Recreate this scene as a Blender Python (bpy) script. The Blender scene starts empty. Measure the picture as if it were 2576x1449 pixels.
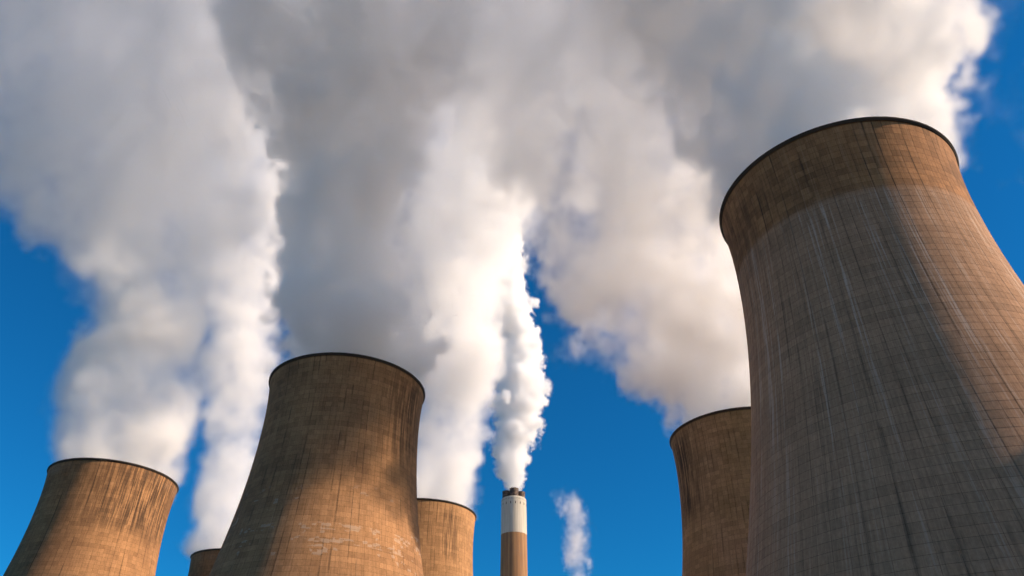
import bpy, math, random
import numpy as np

# ------------------------------------------------------------------ camera
sc = bpy.context.scene
W0, F0, PITCH, CZ = 2576.0, 1816.76, math.radians(35.573), 1.7
cam_d = bpy.data.cameras.new('camera')
cam_d.sensor_width = 36.0
cam_d.lens = 36.0 * F0 / W0
cam_d.clip_start, cam_d.clip_end = 0.1, 20000.0
cam = bpy.data.objects.new('camera', cam_d)
sc.collection.objects.link(cam)
cam.location = (0, 0, CZ)
cam.rotation_euler = (math.pi / 2 + PITCH, 0, 0)
sc.camera = cam

# ------------------------------------------------------------------ sky and sun
SUN_AZ = math.radians(98.5)      # clockwise from +Y (the way the camera looks)
SUN_EL = math.radians(31.0)
world = bpy.data.worlds.new('World')
sc.world = world
world.use_nodes = True
wn, wl = world.node_tree.nodes, world.node_tree.links
wn.clear()
sky = wn.new('ShaderNodeTexSky')
sky.sky_type = 'NISHITA'
sky.sun_disc = False
sky.sun_elevation = SUN_EL
sky.sun_rotation = SUN_AZ
sky.air_density = 1.0
sky.dust_density = 0.2
sky.ozone_density = 3.0
hs = wn.new('ShaderNodeMix')               # deep polarised blue
hs.data_type = 'RGBA'
hs.blend_type = 'MULTIPLY'
hs.inputs[0].default_value = 1.0
hs.inputs[7].default_value = (0.05, 0.59, 0.95, 1.0)
bg = wn.new('ShaderNodeBackground')
bg.inputs['Strength'].default_value = 0.082
wo = wn.new('ShaderNodeOutputWorld')
wl.new(sky.outputs[0], hs.inputs[6])
wl.new(hs.outputs[2], bg.inputs['Color'])
wl.new(bg.outputs[0], wo.inputs['Surface'])

sun_d = bpy.data.lights.new('sun', 'SUN')
sun_d.energy = 5.0
sun_d.angle = math.radians(0.53)
sun_d.color = (1.0, 0.80, 0.61)
sun = bpy.data.objects.new('sun', sun_d)
sc.collection.objects.link(sun)
SV = np.array([math.sin(SUN_AZ) * math.cos(SUN_EL), math.cos(SUN_AZ) * math.cos(SUN_EL), math.sin(SUN_EL)])
sun.rotation_euler = (math.pi / 2 - SUN_EL, 0, math.pi - SUN_AZ)

vs = sc.view_settings
vs.view_transform = 'Standard'
vs.look = 'None'
vs.exposure = 0.57
vs.gamma = 1.0
vs.use_curve_mapping = False

cy = sc.cycles
cy.use_denoising = True
cy.denoiser = 'OPENIMAGEDENOISE'
cy.denoising_input_passes = 'RGB_ALBEDO_NORMAL'
cy.use_adaptive_sampling = True
cy.adaptive_threshold = 0.15
cy.max_bounces = 34
cy.diffuse_bounces = 3
cy.glossy_bounces = 2
cy.transparent_max_bounces = 256
cy.volume_bounces = 34
cy.volume_step_rate = 5.0
cy.volume_max_steps = 512
cy.sample_clamp_indirect = 6.0

# ------------------------------------------------------------------ helpers
random.seed(4)
RNG = np.random.default_rng(11)
COL = sc.collection

def link(name, data, parent=None, loc=None):
    o = bpy.data.objects.new(name, data)
    COL.objects.link(o)
    if parent is not None:
        o.parent = parent
    if loc is not None:
        o.location = loc
    return o

def tag(o, label=None, cat=None, group=None, kind=None):
    if label: o['label'] = label
    if cat: o['category'] = cat
    if group: o['group'] = group
    if kind: o['kind'] = kind
    return o

def mesh_np(name, verts, quads, mat=None, smooth=False):
    verts = np.asarray(verts, np.float32).reshape(-1, 3)
    quads = np.asarray(quads, np.int32).reshape(-1, 4)
    me = bpy.data.meshes.new(name)
    me.vertices.add(len(verts))
    me.vertices.foreach_set('co', verts.ravel())
    me.loops.add(quads.size)
    me.loops.foreach_set('vertex_index', quads.ravel())
    me.polygons.add(len(quads))
    me.polygons.foreach_set('loop_start', np.arange(0, quads.size, 4, dtype=np.int32))
    me.polygons.foreach_set('use_smooth', np.full(len(quads), smooth, bool))
    me.update(calc_edges=True)
    if mat: me.materials.append(mat)
    return me

def lathe(name, rz, seg, mat, closed=False, smooth=True):
    """surface of revolution through the (r, z) points; closed joins last to first"""
    rz = np.asarray(rz, float)
    n = len(rz)
    t = np.linspace(0, 2 * np.pi, seg, endpoint=False)
    V = np.stack([rz[:, None, 0] * np.cos(t), rz[:, None, 0] * np.sin(t), np.repeat(rz[:, 1:2], seg, 1)], 2)
    i = np.arange(n if closed else n - 1)
    j = np.arange(seg)
    I, J = np.meshgrid(i, j, indexing='ij')
    I2, J2 = (I + 1) % n, (J + 1) % seg
    Q = np.stack([I * seg + J, I * seg + J2, I2 * seg + J2, I2 * seg + J], -1)
    return mesh_np(name, V, Q, mat, smooth)

def ray(px, py):
    """direction for a point of the 2576 px wide photograph, scaled to y = 1"""
    a, u = (px - 1288.0) / F0, (724.5 - py) / F0
    d = np.array([a, math.cos(PITCH) - u * math.sin(PITCH), math.sin(PITCH) + u * math.cos(PITCH)])
    return d / d[1]

def project(P):
    Z = P[..., 2] - CZ
    fw = P[..., 1] * math.cos(PITCH) + Z * math.sin(PITCH)
    up = -P[..., 1] * math.sin(PITCH) + Z * math.cos(PITCH)
    return 1288 + F0 * P[..., 0] / fw, 724.5 - F0 * up / fw, fw

class NT:
    """short hand for shader and geometry node trees"""
    def __init__(s, nt): s.nt = nt
    def n(s, t, **k):
        nd = s.nt.nodes.new(t)
        for a, b in k.items(): setattr(nd, a, b)
        return nd
    def put(s, sock, v):
        if isinstance(v, bpy.types.NodeSocket): s.nt.links.new(v, sock)
        else: sock.default_value = v
    def m(s, op, *a, clamp=False):
        nd = s.n('ShaderNodeMath', operation=op, use_clamp=clamp)
        for i, v in enumerate(a): s.put(nd.inputs[i], v)
        return nd.outputs[0]
    def xyz(s, x, y, z):
        nd = s.n('ShaderNodeCombineXYZ')
        for i, v in enumerate((x, y, z)): s.put(nd.inputs[i], v)
        return nd.outputs[0]
    def noise(s, vec, scale=1.0, detail=3.0, rough=0.55, dist=0.0):
        nd = s.n('ShaderNodeTexNoise')
        s.put(nd.inputs['Vector'], vec)
        nd.inputs['Scale'].default_value = scale
        nd.inputs['Detail'].default_value = detail
        nd.inputs['Roughness'].default_value = rough
        nd.inputs['Distortion'].default_value = dist
        return nd.outputs['Fac']
    def white(s, vec):
        nd = s.n('ShaderNodeTexWhiteNoise', noise_dimensions='3D')
        s.put(nd.inputs['Vector'], vec)
        return nd.outputs['Value']
    def ramp(s, v, lo, hi, a=0.0, b=1.0, smooth=True):
        nd = s.n('ShaderNodeMapRange')
        nd.interpolation_type = 'SMOOTHSTEP' if smooth else 'LINEAR'
        s.put(nd.inputs['Value'], v)
        for k, x in (('From Min', lo), ('From Max', hi), ('To Min', a), ('To Max', b)): s.put(nd.inputs[k], x)
        return nd.outputs[0]
    def mix(s, f, a, b, blend='MIX'):
        nd = s.n('ShaderNodeMix', data_type='RGBA', blend_type=blend)
        s.put(nd.inputs[0], f)
        for i, c in ((6, a), (7, b)):
            s.put(nd.inputs[i], c if isinstance(c, bpy.types.NodeSocket) else (*c, 1.0))
        return nd.outputs[2]

def new_mat(name):
    m = bpy.data.materials.new(name)
    m.use_nodes = True
    m.node_tree.nodes.clear()
    g = NT(m.node_tree)
    out = g.n('ShaderNodeOutputMaterial')
    return m, g, out

def principled(g, out, col, rough=0.9, bump=None, bump_s=0.3, bump_d=0.05, spec=0.2):
    b = g.n('ShaderNodeBsdfPrincipled')
    g.put(b.inputs['Base Color'], col if isinstance(col, bpy.types.NodeSocket) else (*col, 1.0))
    g.put(b.inputs['Roughness'], rough)
    b.inputs['Specular IOR Level'].default_value = spec
    if bump is not None:
        bp = g.n('ShaderNodeBump')
        bp.inputs['Strength'].default_value = bump_s
        bp.inputs['Distance'].default_value = bump_d
        g.put(bp.inputs['Height'], bump)
        g.nt.links.new(bp.outputs[0], b.inputs['Normal'])
    g.nt.links.new(b.outputs[0], out.inputs['Surface'])
    return b

# ------------------------------------------------------------------ ground
m_ground, g, out = new_mat('ground')
pos = g.n('ShaderNodeNewGeometry').outputs['Position']
n1 = g.noise(pos, 0.01, 5); n2 = g.noise(pos, 0.35, 4)
c = g.mix(g.ramp(n1, 0.5, 0.65), (0.26, 0.20, 0.14), (0.09, 0.10, 0.04))
c = g.mix(g.ramp(n2, 0.3, 0.7), c, (0.13, 0.115, 0.09))
principled(g, out, c, 0.95, n2, 0.4, 0.2)
S = 9000.0
gm = mesh_np('ground', [(-S, -S, 0), (S, -S, 0), (S, S, 0), (-S, S, 0)], [(0, 1, 2, 3)], m_ground)
tag(link('ground', gm), 'wide flat ground of gravel and grass under the towers', kind='structure')

# ------------------------------------------------------------------ cooling towers
H, RA, ZT, BL, BU = 114.0, 24.319, 100.09, 67.016, 50.9
def prof(z):
    z = np.asarray(z, float)
    b = np.where(z < ZT, BL, BU)
    return RA * np.sqrt(1 + ((z - ZT) / b) ** 2)
NS = 84                     # concrete panels round a lift
LIFT = 1.5                  # height of one lift
NL = 75
ZL0 = H - 1.0 - NL * LIFT   # bottom of the lowest lift
GAP_H, GAP_V, DEEP = 0.04, 0.035, 0.016

def concrete(name, loc, seed, p, dirt=None):
    m, g, out = new_mat(name)
    P = g.n('ShaderNodeNewGeometry').outputs['Position']
    sub = g.n('ShaderNodeVectorMath', operation='SUBTRACT')
    g.put(sub.inputs[0], P); sub.inputs[1].default_value = loc
    sep = g.n('ShaderNodeSeparateXYZ'); g.put(sep.inputs[0], sub.outputs[0])
    x, y, z = sep.outputs
    u = g.m('MULTIPLY', g.m('ARCTAN2', y, x), NS / (2 * math.pi))          # panel units round the shell
    v = g.m('DIVIDE', g.m('SUBTRACT', z, ZL0), LIFT)                         # lift units
    fu, fv = g.m('FLOOR', u), g.m('FLOOR', v)
    hp = g.white(g.xyz(fu, fv, seed))                                        # every panel its own tone
    hl = g.white(g.xyz(seed + 3.1, fv, 0.0))                                 # every lift its own tone
    ju = g.m('FLOOR', g.m('ADD', u, 0.5))
    hj = g.white(g.xyz(ju, seed + 9.0, 1.0))                                 # every upright joint its own dirt
    dj = g.m('ABSOLUTE', g.m('SUBTRACT', u, ju))                             # distance to the joint
    big = g.noise(g.xyz(g.m('MULTIPLY', u, 0.10), g.m('MULTIPLY', z, 0.035), seed), 1.0, 4, 0.6)
    streak = g.noise(g.xyz(g.m('MULTIPLY', u, 1.7), g.m('MULTIPLY', z, p.get('streak_z', 0.030)), seed + 5), 1.0, 5, 0.65)
    fine = g.noise(g.xyz(g.m('MULTIPLY', u, 7.0), g.m('MULTIPLY', z, 0.10), seed + 8), 1.0, 4, 0.7)
    grain = g.noise(sub.outputs[0], 1.6, 5, 0.65)
    # body colour: brown concrete weathered to grey in bands
    edge = g.m('ADD', z, g.m('MULTIPLY', g.m('SUBTRACT', streak, 0.5), p.get('edge_noise', 5.0)))
    grey = g.m('MULTIPLY', g.ramp(edge, p['band'] - 1.2, p['band'] + 1.2, 1.0, 0.0), p['grey'])
    brown = g.mix(g.ramp(big, 0.35, 0.68), p['brown'], p['brown2'])
    col = g.mix(grey, brown, p['greycol'])
    # panel to panel and lift to lift differences
    pa = g.m('MULTIPLY', g.m('SUBTRACT', 1.0, g.m('MULTIPLY', grey, 0.8)), p.get('panel', 0.26))
    tone = g.m('ADD', g.m('MULTIPLY', g.m('SUBTRACT', hp, 0.5), pa), g.m('MULTIPLY', g.m('SUBTRACT', hl, 0.5), 0.16))
    tone = g.m('ADD', tone, 1.0)
    tone = g.m('MULTIPLY', tone, g.ramp(grain, 0.25, 0.75, 0.86, 1.12))
    tone = g.m('MULTIPLY', tone, g.ramp(fine, 0.3, 0.7, 0.88, 1.1))
    col = g.mix(1.0, col, g.xyz(tone, tone, tone), 'MULTIPLY')
    # pale lime runs down the panels
    lime = g.m('MULTIPLY', g.ramp(streak, 0.49, 0.64), g.ramp(fine, 0.42, 0.62))
    lime = g.m('MULTIPLY', lime, g.m('MULTIPLY', p['lime'], g.m('MULTIPLY', g.ramp(z, p['band'] - 2, p['band'] + 1, 1.0, 0.1), g.ramp(z, 30, 75, 0.45, 1.0))))
    col = g.mix(lime, col, (0.52, 0.37, 0.27))
    # long rust brown runs
    run = g.m('MULTIPLY', g.ramp(streak, 0.49, 0.30), g.ramp(fine, 0.6, 0.4))
    col = g.mix(g.m('MULTIPLY', run, p['run']), col, (0.085, 0.055, 0.036))
    # dirt that follows single upright joints for part of the height
    seg = g.noise(g.xyz(g.m('MULTIPLY', ju, 3.7), g.m('MULTIPLY', z, p.get('joint_f', 0.10)), seed + 2), 1.0, 2, 0.5)
    wj = g.ramp(hj, 0.35, 1.0, 0.05, p.get('joint_w', 0.16))
    jd = g.m('MULTIPLY', g.ramp(g.m('DIVIDE', dj, wj), 0.55, 1.0, 1.0, 0.0), g.ramp(seg, 0.44, 0.6))
    jd = g.m('MULTIPLY', jd, g.ramp(hj, 0.25, 0.6))
    jd = g.m('MULTIPLY', jd, g.m('SUBTRACT', 1.0, g.m('MULTIPLY', grey, 0.55)))
    col = g.mix(g.m('MULTIPLY', jd, p['joint']), col, (0.035, 0.028, 0.022))
    # soot in runs below the rim, strongest on one side
    ang = g.m('ADD', g.m('MULTIPLY', g.m('COSINE', g.m('SUBTRACT', g.m('ARCTAN2', y, x), p['soot_at'])), 0.5), 0.5)
    ang = g.m('POWER', ang, p.get('soot_pow', 10.0))
    sl = g.noise(g.xyz(g.m('MULTIPLY', u, 2.3), g.m('MULTIPLY', z, 0.06), seed + 12), 1.0, 5, 0.65)
    sv = g.m('MULTIPLY', g.ramp(z, p['soot_z'] - 9, p['soot_z'] + 3), g.ramp(z, 113.5, 107, p.get('soot_top', 0.35), 1.0))
    soot = g.m('MULTIPLY', g.m('MULTIPLY', sv, ang), g.ramp(sl, 0.38, 0.58))
    col = g.mix(g.m('MULTIPLY', soot, p['soot']), col, (0.022, 0.018, 0.016))
    if p.get('patch'):
        # pale mortar repairs, in rectangles about the size of a panel, in two rows
        wob = g.noise(g.xyz(g.m('MULTIPLY', u, 2.3), g.m('MULTIPLY', v, 2.0), seed + 6), 1.0, 3, 0.7)
        cu = g.m('FLOOR', g.m('ADD', g.m('MULTIPLY', u, 1.7), g.m('MULTIPLY', wob, 1.1)))
        cv = g.m('FLOOR', g.m('ADD', g.m('MULTIPLY', v, 2.1), g.m('MULTIPLY', wob, 1.3)))
        hc = g.white(g.xyz(cu, cv, seed + 1.5))
        cl = g.noise(g.xyz(g.m('MULTIPLY', u, 0.33), g.m('MULTIPLY', v, 0.30), seed + 4), 1.0, 2, 0.6)
        row = g.m('ADD', g.ramp(g.m('ABSOLUTE', g.m('SUBTRACT', z, p['patch'][0])), 0.6, 2.2, 1.0, 0.0),
                  g.ramp(g.m('ABSOLUTE', g.m('SUBTRACT', z, p['patch'][1])), 0.5, 1.8, 1.0, 0.0))
        pp = g.ramp(g.m('MULTIPLY', g.m('MULTIPLY', row, cl), g.m('ADD', g.m('MULTIPLY', hc, 0.55), 0.5)), 0.44, 0.48)
        sp = g.m('MULTIPLY', g.ramp(g.m('MULTIPLY', cl, g.m('ADD', g.m('MULTIPLY', hc, 0.6), 0.4)), 0.56, 0.58), g.m('MULTIPLY', g.ramp(z, 46, 54), g.ramp(z, 76, 68)))
        col = g.mix(g.m('MULTIPLY', g.m('MAXIMUM', pp, sp), 0.38), col, (0.48, 0.38, 0.29))
    if dirt is not None:
        col = g.mix(1.0, col, (dirt, dirt, dirt), 'MULTIPLY')               # grime lying in the joints
    h = g.m('ADD', g.m('MULTIPLY', fine, 0.6), grain)
    b = principled(g, out, col, 0.93, h, 0.4, 0.03, 0.15)
    # the panels were cast against curved shutters: shade them along the true curve of the shell
    rr = g.m('SQRT', g.m('ADD', g.m('MULTIPLY', x, x), g.m('MULTIPLY', y, y)))
    dz = g.m('SUBTRACT', z, ZT)
    bb = g.m('ADD', g.m('MULTIPLY', g.m('LESS_THAN', dz, 0.0), BL * BL - BU * BU), BU * BU)
    nz = g.m('MULTIPLY', g.m('DIVIDE', g.m('MULTIPLY', dz, RA * RA), bb), -1.0)
    cur = g.n('ShaderNodeVectorMath', operation='NORMALIZE'); g.put(cur.inputs[0], g.xyz(x, y, nz))
    mx = g.n('ShaderNodeMix', data_type='VECTOR'); mx.inputs[0].default_value = 0.85
    g.put(mx.inputs[4], g.n('ShaderNodeNewGeometry').outputs['Normal']); g.put(mx.inputs[5], cur.outputs[0])
    nm = g.n('ShaderNodeVectorMath', operation='NORMALIZE'); g.put(nm.inputs[0], mx.outputs[1])
    bump = b.inputs['Normal'].links[0].from_node
    g.put(bump.inputs['Normal'], nm.outputs[0])
    return m

m_coping, g, out = new_mat('dark_coping')
pos = g.n('ShaderNodeNewGeometry').outputs['Position']
principled(g, out, g.mix(g.noise(pos, 0.7, 4), (0.035, 0.03, 0.027), (0.075, 0.062, 0.052)), 0.9)
m_inner, g, out = new_mat('wet_inner_concrete')
principled(g, out, (0.16, 0.14, 0.12), 0.7)

zs = np.concatenate([np.linspace(0.0, 90, 46), np.linspace(92, H - 0.55, 18)])
shell_rz = [(r - DEEP, z) for r, z in zip(prof(zs), zs)]
inner_rz = [(r - 0.75, z) for r, z in zip(prof(zs), zs)][::-1]
rt = float(prof(H))
coping_rz = [(rt - 1.1, H - 0.75), (rt - 1.1, H), (rt + 0.30, H), (rt + 0.40, H - 0.10), (rt + 0.40, H - 0.40), (rt + 0.06, H - 0.75)]
coping_me = lathe('coping', coping_rz, 168, m_coping, closed=True, smooth=False)

SEG = 4                     # facets across one panel, so that it keeps the curve of the shell
def panel_geo(i):
    """one panel of lift i, centred on +X: recessed foot ring and proud outer face"""
    z0, z1 = ZL0 + i * LIFT, ZL0 + (i + 1) * LIFT
    da = math.pi / NS
    jit = ((i * 7919) % 13 / 13.0 - 0.5) * 0.008
    V = []
    for gp, dep in ((0.6, -DEEP - 0.004), (1.0, jit)):
        for z in (z0 + GAP_H * gp, z1 - GAP_H * gp):
            r = float(prof(z)) + dep
            for k in range(SEG + 1):
                a = (2.0 * k / SEG - 1.0) * (da - GAP_V * gp / r)
                V.append((r * math.cos(a), r * math.sin(a), z))
    return np.array(V)
def panel_quads():
    n = SEG + 1
    Q = []
    for k in range(SEG):
        Q.append((2 * n + k, 2 * n + k + 1, 3 * n + k + 1, 3 * n + k))      # outer face
        Q.append((k, k + 1, 2 * n + k + 1, 2 * n + k))                       # bottom edge
        Q.append((3 * n + k, 3 * n + k + 1, n + k + 1, n + k))               # top edge
    Q.append((n, 0, 2 * n, 3 * n))
    Q.append((SEG, n + SEG, 3 * n + SEG, 2 * n + SEG))
    return np.array(Q)
PQ = panel_quads()
PNV = 4 * (SEG + 1)
PV = [panel_geo(i) for i in range(NL)]

def build_tower(x, y, seed, label, p):
    loc = (x, y, 0.0)
    t = link('cooling_tower', None, loc=loc)
    t.empty_display_size = 5
    tag(t, label, 'cooling tower', 'cooling towers of the power station')
    mat = concrete('weathered_concrete', loc, seed, p)
    me = lathe('shell', shell_rz, 252, concrete('joint_grime', loc, seed, p, 0.5 if not p.get('bare') else None))
    sh = link('shell', me, t)
    inn = link('inner_wall', lathe('inner_wall', inner_rz, 84, m_inner), t)
    link('coping', coping_me, t)
    if p.get('bare'):
        return t
    # which panels show largest in the frame
    I, J = np.meshgrid(np.arange(NL), np.arange(NS), indexing='ij')
    zc = ZL0 + (I + .5) * LIFT
    a = 2 * np.pi * (J + .5) / NS
    r = prof(zc)
    C = np.stack([x + r * np.cos(a), y + r * np.sin(a), zc], -1)
    px, py, fw = project(C)
    N = np.stack([np.cos(a), np.sin(a), np.zeros_like(a)], -1)
    dv = np.array([0, 0, CZ]) - C
    face = (N * dv).sum(-1) / np.linalg.norm(dv, axis=-1)
    area = np.where((px > 0) & (px < 2576) & (py > 0) & (py < 1449) & (face > 0.05), face * r / fw ** 2, 0)
    if p.get('hide'):
        area = np.where((px > p['hide'][0]) & (px < p['hide'][1]), 0, area)
    area = np.where(area > 0, area, 0)
    order = np.argsort(-area.ravel())[:300]
    order = order[area.ravel()[order] > 0]
    pick = np.zeros(NL * NS, bool); pick[order] = True
    pick = pick.reshape(NL, NS)
    Vs, Qs, nb = [], [], 0
    for i in range(NL):
        js = np.nonzero(~pick[i])[0]
        aa = 2 * np.pi * (js + .5) / NS
        ca, sa = np.cos(aa)[:, None], np.sin(aa)[:, None]
        v = PV[i]
        X = v[None, :, 0] * ca - v[None, :, 1] * sa
        Y = v[None, :, 0] * sa + v[None, :, 1] * ca
        Z = np.repeat(v[None, :, 2], len(js), 0)
        Vs.append(np.stack([X, Y, Z], -1).reshape(-1, 3))
        Qs.append((np.arange(len(js))[:, None, None] * PNV + PQ[None] + nb).reshape(-1, 4))
        nb += len(js) * PNV
        if pick[i].any():
            pm = mesh_np('panel', v, PQ, mat)
            for j in np.nonzero(pick[i])[0]:
                o = bpy.data.objects.new('panel', pm)
                o.rotation_euler = (0, 0, 2 * math.pi * (j + .5) / NS)
                o.parent = t
                COL.objects.link(o)
    rest = link('panel_cladding', mesh_np('panel_cladding', np.concatenate(Vs), np.concatenate(Qs), mat), t)
    tag(rest, kind='stuff')
    return t

BR, BR2 = (0.37, 0.192, 0.087), (0.27, 0.14, 0.067)
base = dict(brown=BR, brown2=BR2, greycol=(0.27, 0.155, 0.09), band=70.0, grey=0.15, lime=0.1, run=0.3, joint=0.4,
            soot=0.6, soot_at=0.0, soot_z=96.0)
def pr(**k): d = dict(base); d.update(k); return d
def toward(x, y, side):
    """angle on the shell that faces the camera, turned by side radians to the right in the picture"""
    return math.atan2(-y, -x) + side
TW = dict(R=(73.81, 123.34), C=(-54.70, 216.28), L=(-169.46, 298.52), B=(-155.22, 423.31), M=(-42.62, 344.94), Q=(85.07, 252.97))
build_tower(*TW['R'], 1.7, 'huge nearest cooling tower filling the right side, brown rim band above grey streaked shell',
            pr(band=96.2, grey=0.9, lime=1.0, run=0.45, joint=0.6, joint_w=0.15, joint_f=0.06, streak_z=0.007, soot=0.35, soot_at=toward(*TW['R'], -1.1), soot_z=92, edge_noise=3.0,
               brown=(0.37, 0.172, 0.07), brown2=(0.27, 0.128, 0.055), greycol=(0.40, 0.225, 0.128), panel=0.38))
build_tower(*TW['C'], 21.3, 'large brown cooling tower left of centre with pale repair patches low on its shell',
            pr(soot_at=toward(*TW['C'], 0.9), soot=0.75, soot_z=88, soot_pow=30, joint=0.4, joint_f=0.14, patch=(60.7, 57.0), grey=0.1))
build_tower(*TW['L'], 35.9, 'leftmost cooling tower, dark vertical soot runs hanging below its rim',
            pr(soot_at=toward(*TW['L'], 0.6), soot=0.8, soot_z=91, soot_pow=3.0, joint=0.5, joint_f=0.07, soot_top=0.9))
build_tower(*TW['B'], 44.2, 'small distant cooling tower mostly hidden behind the large tower left of centre',
            pr(soot=0.4, brown=BR2, hide=(562, 2576)))
build_tower(*TW['M'], 57.7, 'sunlit cooling tower peeping out between the large tower left of centre and the chimney',
            pr(soot_at=toward(*TW['M'], 0.55), soot=0.6, brown=(0.43, 0.23, 0.105), brown2=(0.36, 0.19, 0.086), soot_z=92, soot_pow=60, hide=(0, 1050), soot_top=0.2))
build_tower(214.0, 80.0, 71.4, 'unseen idle tower added beyond the right edge to shade the huge nearest tower', pr(bare=True))  # added shadow caster out of frame, placed to darken the nearest tower's lower side
build_tower(*TW['Q'], 63.1, 'brown cooling tower half hidden behind the huge nearest tower, black soot on its left edge',
            pr(soot_at=toward(*TW['Q'], -1.1), soot=1.0, soot_z=84, soot_pow=22, brown=(0.30, 0.19, 0.105), brown2=(0.23, 0.15, 0.075), hide=(1895, 2576)))

# ------------------------------------------------------------------ chimney
def chimney():
    X, Y, HT = 1.9, 737.0, 259.0
    ch = link('chimney', None, loc=(X, Y, 0)); ch.empty_display_size = 5
    tag(ch, 'tall distant chimney with white upper band and three dark flues on top', 'chimney')
    zb = 259.0 - 36.5                                  # where the white paint starts
    rad = lambda z: 12.75 + (259.0 - z) * 0.008
    mw, g, out = new_mat('white_painted_concrete')
    P = g.n('ShaderNodeNewGeometry').outputs['Position']
    mp = g.n('ShaderNodeMapping'); g.put(mp.inputs[0], P); mp.inputs['Scale'].default_value = (1, 1, 0.06)
    st = g.noise(mp.outputs[0], 0.5, 5, 0.6)
    principled(g, out, g.mix(g.ramp(st, 0.35, 0.7), (0.50, 0.44, 0.35), (0.62, 0.555, 0.455)), 0.75)
    mb, g, out = new_mat('brown_concrete')
    P = g.n('ShaderNodeNewGeometry').outputs['Position']
    mp = g.n('ShaderNodeMapping'); g.put(mp.inputs[0], P); mp.inputs['Scale'].default_value = (1, 1, 0.03)
    st = g.noise(mp.outputs[0], 0.45, 5, 0.65); st2 = g.noise(P, 0.3, 4, 0.6)
    c = g.mix(g.ramp(st, 0.38, 0.62), (0.27, 0.145, 0.075), (0.43, 0.23, 0.105))
    principled(g, out, g.mix(g.ramp(st2, 0.5, 0.75, 0, .4), c, (0.25, 0.17, 0.12)), 0.9)
    md, g, out = new_mat('dark_opening')
    principled(g, out, (0.03, 0.025, 0.02), 0.9)
    mf, g, out = new_mat('sooty_flue_steel')
    P = g.n('ShaderNodeNewGeometry').outputs['Position']
    principled(g, out, g.mix(g.ramp(g.noise(P, 0.5, 4), 0.4, 0.65), (0.055, 0.037, 0.032), (0.17, 0.11, 0.075)), 0.7, spec=0.3)
    link('shaft', lathe('shaft', [(rad(z), z) for z in np.linspace(0, zb, 24)] , 64, mb), ch)
    # casting rings every few metres down the shaft
    wb = link('white_band', lathe('white_band', [(rad(zb) + 0.05, zb - 0.4), (rad(zb) + 0.12, zb), (rad(258) + 0.12, 257.2), (rad(259) + 0.02, 258.2),
              (rad(259) - 0.5, 259.0), (rad(259) - 1.0, 259.0), (rad(259) - 1.0, 256)], 64, mw, smooth=False), ch)
    link('roof_slab', lathe('roof_slab', [(12.0, 257.6), (0.05, 257.9)], 48, mb), ch)
    # narrow openings round the white band
    def slot(name, a, z, w, h, par):
        r = rad(z) + 0.13
        V, k = [], w / 2
        for rr in (r - 0.8, r + 0.06):
            for s, zz in ((-1, z - h / 2), (1, z - h / 2), (1, z + h / 2), (-1, z + h / 2)):
                V.append((rr * math.cos(a) - s * k * math.sin(a), rr * math.sin(a) + s * k * math.cos(a), zz))
        Q = [(4, 5, 6, 7), (0, 4, 7, 3), (1, 2, 6, 5), (3, 7, 6, 2), (0, 1, 5, 4)]
        link(name, mesh_np(name, V, Q, md), par)
    for k in range(16):
        slot('vent_slot', 2 * math.pi * (k + 0.35) / 16, 252.0, 0.75, 2.5, wb)
    for k in range(48):
        slot('vent_hole', 2 * math.pi * (k + 0.5) / 48, 256.3, 0.42, 0.6, wb)
    # three flues standing out of the top
    for (fx, fy, ht) in ((0.3, -5.9, 268.2), (-7.4, 1.0, 267.6), (7.2, 1.6, 267.0)):
        fr = 4.45
        rz = [(fr, 256.0), (fr, ht - 0.9), (fr + 0.18, ht - 0.85), (fr + 0.18, ht), (fr - 0.35, ht), (fr - 0.35, 256.0)]
        f = link('flue', lathe('flue', rz, 40, mf, smooth=False), ch)
        f.location = (fx, fy, 0)
    return X, Y
CHX, CHY = chimney()

# ------------------------------------------------------------------ steam
TN = 96
def tile_noise(seed, beta, lo=1.0):
    rg = np.random.default_rng(seed)
    n = rg.standard_normal((TN, TN, TN)).astype(np.float32)
    k = np.fft.fftfreq(TN) * TN
    kr = np.fft.rfftfreq(TN) * TN
    K = np.sqrt(k[:, None, None] ** 2 + k[None, :, None] ** 2 + kr[None, None] ** 2)
    A = np.where(K >= lo, np.maximum(K, 1) ** (-beta), 0)
    s = np.fft.irfftn(np.fft.rfftn(n) * A, s=(TN,) * 3)
    return (s / s.std()).astype(np.float32)
NZ = [tile_noise(s, 2.15, 2.0) for s in (1, 2, 3)]      # three independent fractal fields

def samp(t, X, Y, Z):
    """trilinear, tiling"""
    def ax(a):
        f = np.floor(a); w = (a - f).astype(np.float32); i = f.astype(np.int32) % TN
        return i, (i + 1) % TN, w
    i0, i1, wx = ax(X); j0, j1, wy = ax(Y); k0, k1, wz = ax(Z)
    t = t.ravel()
    def g_(i, j, k): return t[(i * TN + j) * TN + k]
    a = g_(i0, j0, k0) * (1 - wz) + g_(i0, j0, k1) * wz
    b = g_(i0, j1, k0) * (1 - wz) + g_(i0, j1, k1) * wz
    c = g_(i1, j0, k0) * (1 - wz) + g_(i1, j0, k1) * wz
    d = g_(i1, j1, k0) * (1 - wz) + g_(i1, j1, k1) * wz
    return (a * (1 - wy) + b * wy) * (1 - wx) + (c * (1 - wy) + d * wy) * wx

m_steam, g, out = new_mat('white_steam')
pv = g.n('ShaderNodeVolumePrincipled')
pv.inputs['Color'].default_value = (0.999, 0.993, 0.988, 1)
pv.inputs['Density'].default_value = 1.0
pv.inputs['Anisotropy'].default_value = 0.0
pv.inputs['Density Attribute'].default_value = 'density'
g.nt.links.new(pv.outputs[0], out.inputs['Volume'])

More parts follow.
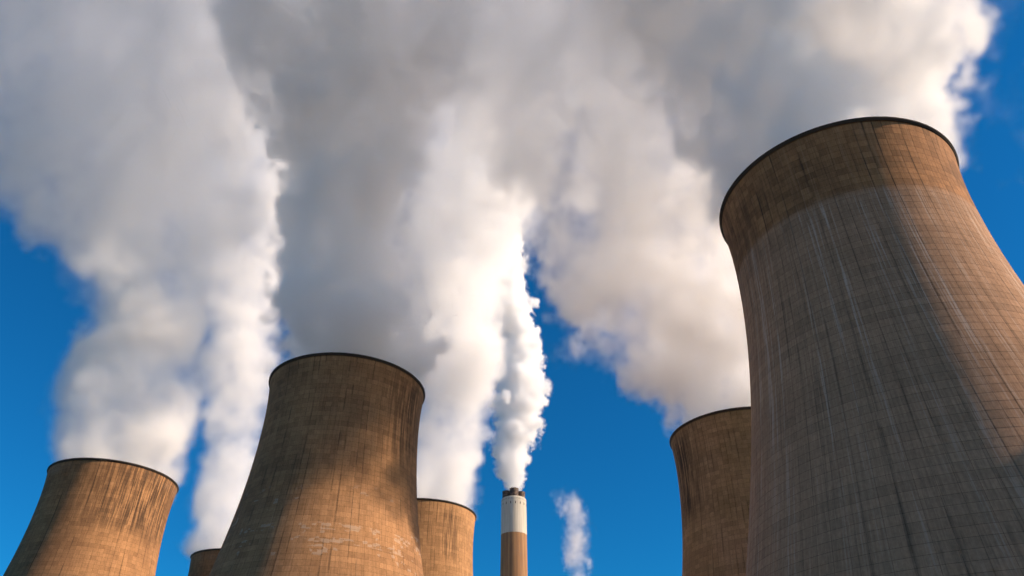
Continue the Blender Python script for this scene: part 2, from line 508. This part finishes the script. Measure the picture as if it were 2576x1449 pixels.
TW_PX = 2048
def volume_tree(mn, mx, res, img):
    ng = bpy.data.node_groups.new('steam_density', 'GeometryNodeTree')
    ng.interface.new_socket('Geometry', in_out='INPUT', socket_type='NodeSocketGeometry')
    ng.interface.new_socket('Geometry', in_out='OUTPUT', socket_type='NodeSocketGeometry')
    g = NT(ng)
    gi, go = g.n('NodeGroupInput'), g.n('NodeGroupOutput')
    pos = g.n('GeometryNodeInputPosition').outputs[0]
    def vm(op, a, b=None):
        nd = g.n('ShaderNodeVectorMath', operation=op)
        g.put(nd.inputs[0], a)
        if b is not None: g.put(nd.inputs[1], b)
        return nd.outputs['Value'] if op == 'DOT_PRODUCT' else nd.outputs[0]
    step = [(b - a) / (n - 1) for a, b, n in zip(mn, mx, res)]
    q = vm('FLOOR', vm('ADD', vm('DIVIDE', vm('SUBTRACT', pos, tuple(mn)), tuple(step)), (0.5, 0.5, 0.5)))
    idx = vm('DOT_PRODUCT', q, (float(res[1] * res[2]), float(res[2]), 1.0))
    # voxel number -> texel of the density table
    row = g.m('FLOOR', g.m('DIVIDE', g.m('ADD', idx, 0.5), float(TW_PX)))
    colx = g.m('SUBTRACT', idx, g.m('MULTIPLY', row, float(TW_PX)))
    uv = g.xyz(g.m('DIVIDE', g.m('ADD', colx, 0.5), float(TW_PX)), g.m('DIVIDE', g.m('ADD', row, 0.5), float(img.size[1])), 0.0)
    it = g.n('GeometryNodeImageTexture', interpolation='Closest', extension='EXTEND')
    it.inputs['Image'].default_value = img
    g.put(it.inputs['Vector'], uv)
    sx = g.n('FunctionNodeSeparateColor'); g.put(sx.inputs[0], it.outputs['Color'])
    vc = g.n('GeometryNodeVolumeCube')
    g.put(vc.inputs['Density'], sx.outputs[0])
    vc.inputs['Min'].default_value = tuple(mn); vc.inputs['Max'].default_value = tuple(mx)
    for k, n in zip(('Resolution X', 'Resolution Y', 'Resolution Z'), res): vc.inputs[k].default_value = int(n)
    sm = g.n('GeometryNodeSetMaterial'); sm.inputs['Material'].default_value = m_steam
    g.put(sm.inputs['Geometry'], vc.outputs[0])
    g.nt.links.new(sm.outputs[0], go.inputs[0])
    return ng

def plume(label, start, pts, vox=2.0, dens=0.2, soft=5.0, rough=0.35, nscale=40.0, seed=0, fine=0.12, tower=None, lobes=1.0, veil=0.03, lobe=(0.28, 0.5, 1.08)):
    """start: (x, y, z, radius, density); pts: (px, py, y depth, radius px, density) up the middle of the plume"""
    rg = np.random.default_rng(seed)
    K = [start]
    for (px, py, Y, rp, d) in pts:
        c = ray(px, py) * Y; c[2] += CZ
        fw = c[1] * math.cos(PITCH) + (c[2] - CZ) * math.sin(PITCH)
        K.append((c[0], c[1], c[2], rp * fw / F0, d))
    K = np.array(K, float)
    # even samples along the axis
    sg = np.concatenate([[0], np.cumsum(np.linalg.norm(np.diff(K[:, :3], axis=0), axis=1))])
    n = max(24, int(sg[-1] / 5))
    s = np.linspace(0, sg[-1], n)
    A = np.stack([np.interp(s, sg, K[:, k]) for k in range(5)], 1)
    for _ in range(3):
        A[1:-1] = 0.25 * A[:-2] + 0.5 * A[1:-1] + 0.25 * A[2:]
    mn = (A[:, :3] - A[:, 3:4] * 1.45).min(0); mx = (A[:, :3] + A[:, 3:4] * 1.45).max(0)
    mn[2] = max(mn[2], A[0, 2] - 1.0)
    res = np.maximum(((mx - mn) / vox).astype(int), 8)
    ax = [np.linspace(mn[k], mx[k], res[k]).astype(np.float32) for k in range(3)]
    F = np.full(tuple(res), -60.0, np.float32)
    RR = np.full(tuple(res), float(A[:, 3].mean()), np.float32)
    DD = np.full(tuple(res), float(A[:, 4].mean()), np.float32)
    def ball(c, r, R, d):
        sl = []
        for k in range(3):
            a = np.searchsorted(ax[k], c[k] - r * 1.6); b = np.searchsorted(ax[k], c[k] + r * 1.6)
            if b <= a: return
            sl.append(slice(a, b))
        sl = tuple(sl)
        x, y, z = ax[0][sl[0]] - c[0], ax[1][sl[1]] - c[1], ax[2][sl[2]] - c[2]
        f = r - np.sqrt(x[:, None, None] ** 2 + y[None, :, None] ** 2 + z[None, None] ** 2)
        old = F[sl]; win = f > old
        F[sl] = np.where(win, f, old); RR[sl] = np.where(win, R, RR[sl]); DD[sl] = np.where(win, d, DD[sl])
    for i in range(n):
        x, y, z, R, d = A[i]
        ball((x, y, z), R * 0.88, R, d)
    # billows on the outside, bigger ones first, smaller ones on those
    nb = int(sg[-1] / A[:, 3].mean() * 9 * lobes) + 8
    for _ in range(nb):
        i = rg.integers(1, n); x, y, z, R, d = A[i]
        v = rg.standard_normal(3); v /= np.linalg.norm(v)
        r = R * rg.uniform(0.28, 0.5)
        c = np.array([x, y, z]) + v * (R * rg.uniform(0.95, lobe[2]) - r)
        ball(c, r, R, d)
        for _ in range(5):
            w = rg.standard_normal(3); w /= np.linalg.norm(w)
            if w @ v < -0.2: w = -w
            r2 = r * rg.uniform(0.3, 0.5)
            ball(c + w * (r * 1.02 - r2 * 0.6), r2, R, d)
    X, Y, Z = np.meshgrid(*ax, indexing='ij')
    s1 = TN / (nscale * 6.0)
    o = rg.uniform(0, TN, 9)
    n1 = samp(NZ[0], X * s1 + o[0], Y * s1 + o[1], Z * s1 * 0.8 + o[2])
    n2 = samp(NZ[1], X * s1 * 3.1 + n1 * 1.5 + o[3], Y * s1 * 3.1 + o[4], Z * s1 * 2.6 - n1 * 1.5 + o[5])
    amp = RR * rough
    n3 = samp(NZ[2], X * s1 * 8.3 + n2 + o[6], Y * s1 * 8.3 + o[7], Z * s1 * 7.5 + o[8])
    G = F + amp * n1 * 0.6 + RR * fine * (1.25 * np.abs(n2) - 1.0) + RR * fine * 0.4 * (1.25 * np.abs(n3) - 1.0)
    sf = soft * (0.6 + 0.4 * np.clip(RR / A[0, 3], 0.5, 4))
    t = np.clip(G / sf, 0, 1) * np.clip((F + 0.24 * RR) / (0.16 * RR), 0, 1)       # no loose crumbs far off the body
    D = DD * dens * t * t * (3 - 2 * t)
    D *= np.clip(1.0 + 0.45 * n2 + 0.28 * n3, 0.25, 2.2)
    # thin veil of vapour round the dense body
    v = np.clip((G + RR * (0.10 + 0.16 * n2 + 0.10 * n1)) / (RR * 0.5), 0, 1)
    D += DD ** 0.5 * dens * veil * v * v
    if tower is not None:
        rho = np.sqrt((X - tower[0]) ** 2 + (Y - tower[1]) ** 2)
        lim = (rt - 1.4) + np.clip(Z - (H + 0.3), 0, 900) * 2.0
        D *= np.clip((lim - rho) / vox + 0.5, 0, 1)
        D *= np.where(Z < H - 5, 0, 1)
    D[D < 0.0015] = 0
    for k in range(3):
        sl = [slice(None)] * 3
        for e in (0, -1):
            sl[k] = e; 
            if not (k == 2 and e == 0 and tower is not None): D[tuple(sl)] = 0
    org = A[0, :3]
    rows = -(-D.size // TW_PX)
    img = bpy.data.images.new('steam_table', TW_PX, rows, float_buffer=True, is_data=True)
    buf = np.zeros((rows * TW_PX, 4), np.float32)
    buf[:D.size, 0] = D.ravel(); buf[:, 3] = 1
    img.pixels.foreach_set(buf.ravel()); img.update(); img.pack()
    vol = bpy.data.volumes.new('steam_plume')
    vol.materials.append(m_steam)
    ob = link('steam_plume', vol, loc=tuple(float(v) for v in org))
    tag(ob, label, 'steam plume', 'steam plumes')
    md = ob.modifiers.new('vapour', 'NODES')
    md.node_group = volume_tree([float(a[0] - org[k]) for k, a in enumerate(ax)], [float(a[-1] - org[k]) for k, a in enumerate(ax)], [int(v) for v in res], img)
    print('plume', res, D.size, 'len', round(sg[-1]), 'z', mn[2], mx[2])
    return ob

def top(k): return (*TW[k], H - 3.0, rt + 2.5, 1.0)
plume('thick grey steam plume rising from the large tower left of centre', top('C'),
      [(890, 860, 210, 222, 1), (880, 700, 200, 216, 1), (868, 500, 186, 205, 1), (864, 300, 170, 225, .8), (880, 80, 154, 290, .45), (900, -150, 138, 360, .3), (900, -450, 120, 420, .2)],
      vox=1.25, dens=0.15, soft=3.5, rough=0.2, nscale=34, seed=3, tower=TW['C'], fine=0.10)
plume('broad steam plume pouring over the huge nearest tower, bright on its right side', top('R'),
      [(2070, 330, 122, 322, 1), (2040, 200, 121, 365, 1), (2010, 80, 118, 405, .7), (1970, -100, 112, 460, .5), (1960, -400, 102, 560, .35), (1930, -700, 92, 620, .25)],
      vox=1.25, dens=0.15, soft=3.5, rough=0.2, nscale=30, seed=5, tower=TW['R'], fine=0.075)
plume('tall steam plume rising from the leftmost tower and fading into the sky', top('L'),
      [(320, 1090, 294, 160, 1), (345, 1000, 290, 158, 1), (370, 850, 280, 158, .9), (370, 700, 265, 180, .7), (352, 585, 250, 250, .4), (315, 440, 233, 360, .26), (275, 220, 212, 470, .2), (260, 0, 195, 540, .16), (260, -200, 180, 580, .1)],
      vox=2.1, dens=0.10, soft=7, rough=0.22, nscale=50, seed=7, tower=TW['L'], fine=0.075)
plume('pale steam plume from the small distant tower, rising between two larger plumes', top('B'),
      [(570, 1240, 420, 70, .8), (592, 1080, 414, 100, .7), (608, 900, 402, 122, .6), (615, 700, 384, 150, .5), (640, 450, 358, 205, .3), (650, 200, 325, 280, .2), (660, -50, 290, 340, .14)],
      vox=2.3, dens=0.085, soft=6, rough=0.28, nscale=50, seed=9, tower=TW['B'], fine=0.08)
plume('bright cream steam plume right of the large central tower', top('M'),
      [(1112, 1200, 343, 88, 1), (1122, 1090, 339, 104, 1), (1138, 980, 333, 118, 1), (1130, 820, 320, 160, .9), (1132, 650, 304, 186, .8), (1165, 450, 280, 235, .45), (1215, 250, 255, 320, .25), (1260, 0, 225, 440, .14)],
      vox=1.7, dens=0.075, soft=4, rough=0.2, nscale=42, seed=12, tower=TW['M'], fine=0.12)
plume('wide steam plume from the half hidden tower, drifting left behind the nearest one', top('Q'),
      [(1850, 1000, 240, 200, 1), (1780, 880, 222, 272, .9), (1715, 760, 206, 300, .7), (1620, 610, 191, 372, .5), (1560, 400, 172, 395, .3), (1500, 200, 156, 420, .22), (1450, 0, 142, 470, .18)],
      vox=1.55, dens=0.11, soft=4, rough=0.2, nscale=42, seed=15, tower=TW['Q'], fine=0.12)
plume('crisp white billowing plume from the chimney flues', (CHX, CHY - 2, 267.0, 8.0, 1.0),
      [(1285, 1160, 735, 46, 1), (1300, 1060, 730, 60, 1), (1312, 980, 726, 60, 1), (1308, 880, 720, 58, 1), (1290, 780, 712, 56, 1), (1268, 680, 704, 58, .9), (1240, 560, 694, 80, .6), (1210, 430, 680, 110, .3)],
      vox=1.4, dens=0.22, soft=1.6, rough=0.14, nscale=26, seed=18, fine=0.13, lobes=1.6, veil=0.0, lobe=(0.4, 0.62, 1.25))
plume('small pale puff of steam low in the blue sky right of the chimney', (tuple(ray(1465, 1560) * 320 + np.array([0, 0, CZ])) + (5.0, 1.0)),
      [(1455, 1440, 320, 32, 1), (1440, 1390, 320, 38, .9), (1452, 1330, 319, 36, .8), (1440, 1285, 318, 42, .8), (1432, 1262, 317, 38, .6), (1398, 1242, 316, 24, .3)],
      vox=0.8, dens=0.08, soft=3, rough=0.3, nscale=14, seed=21, fine=0.22)
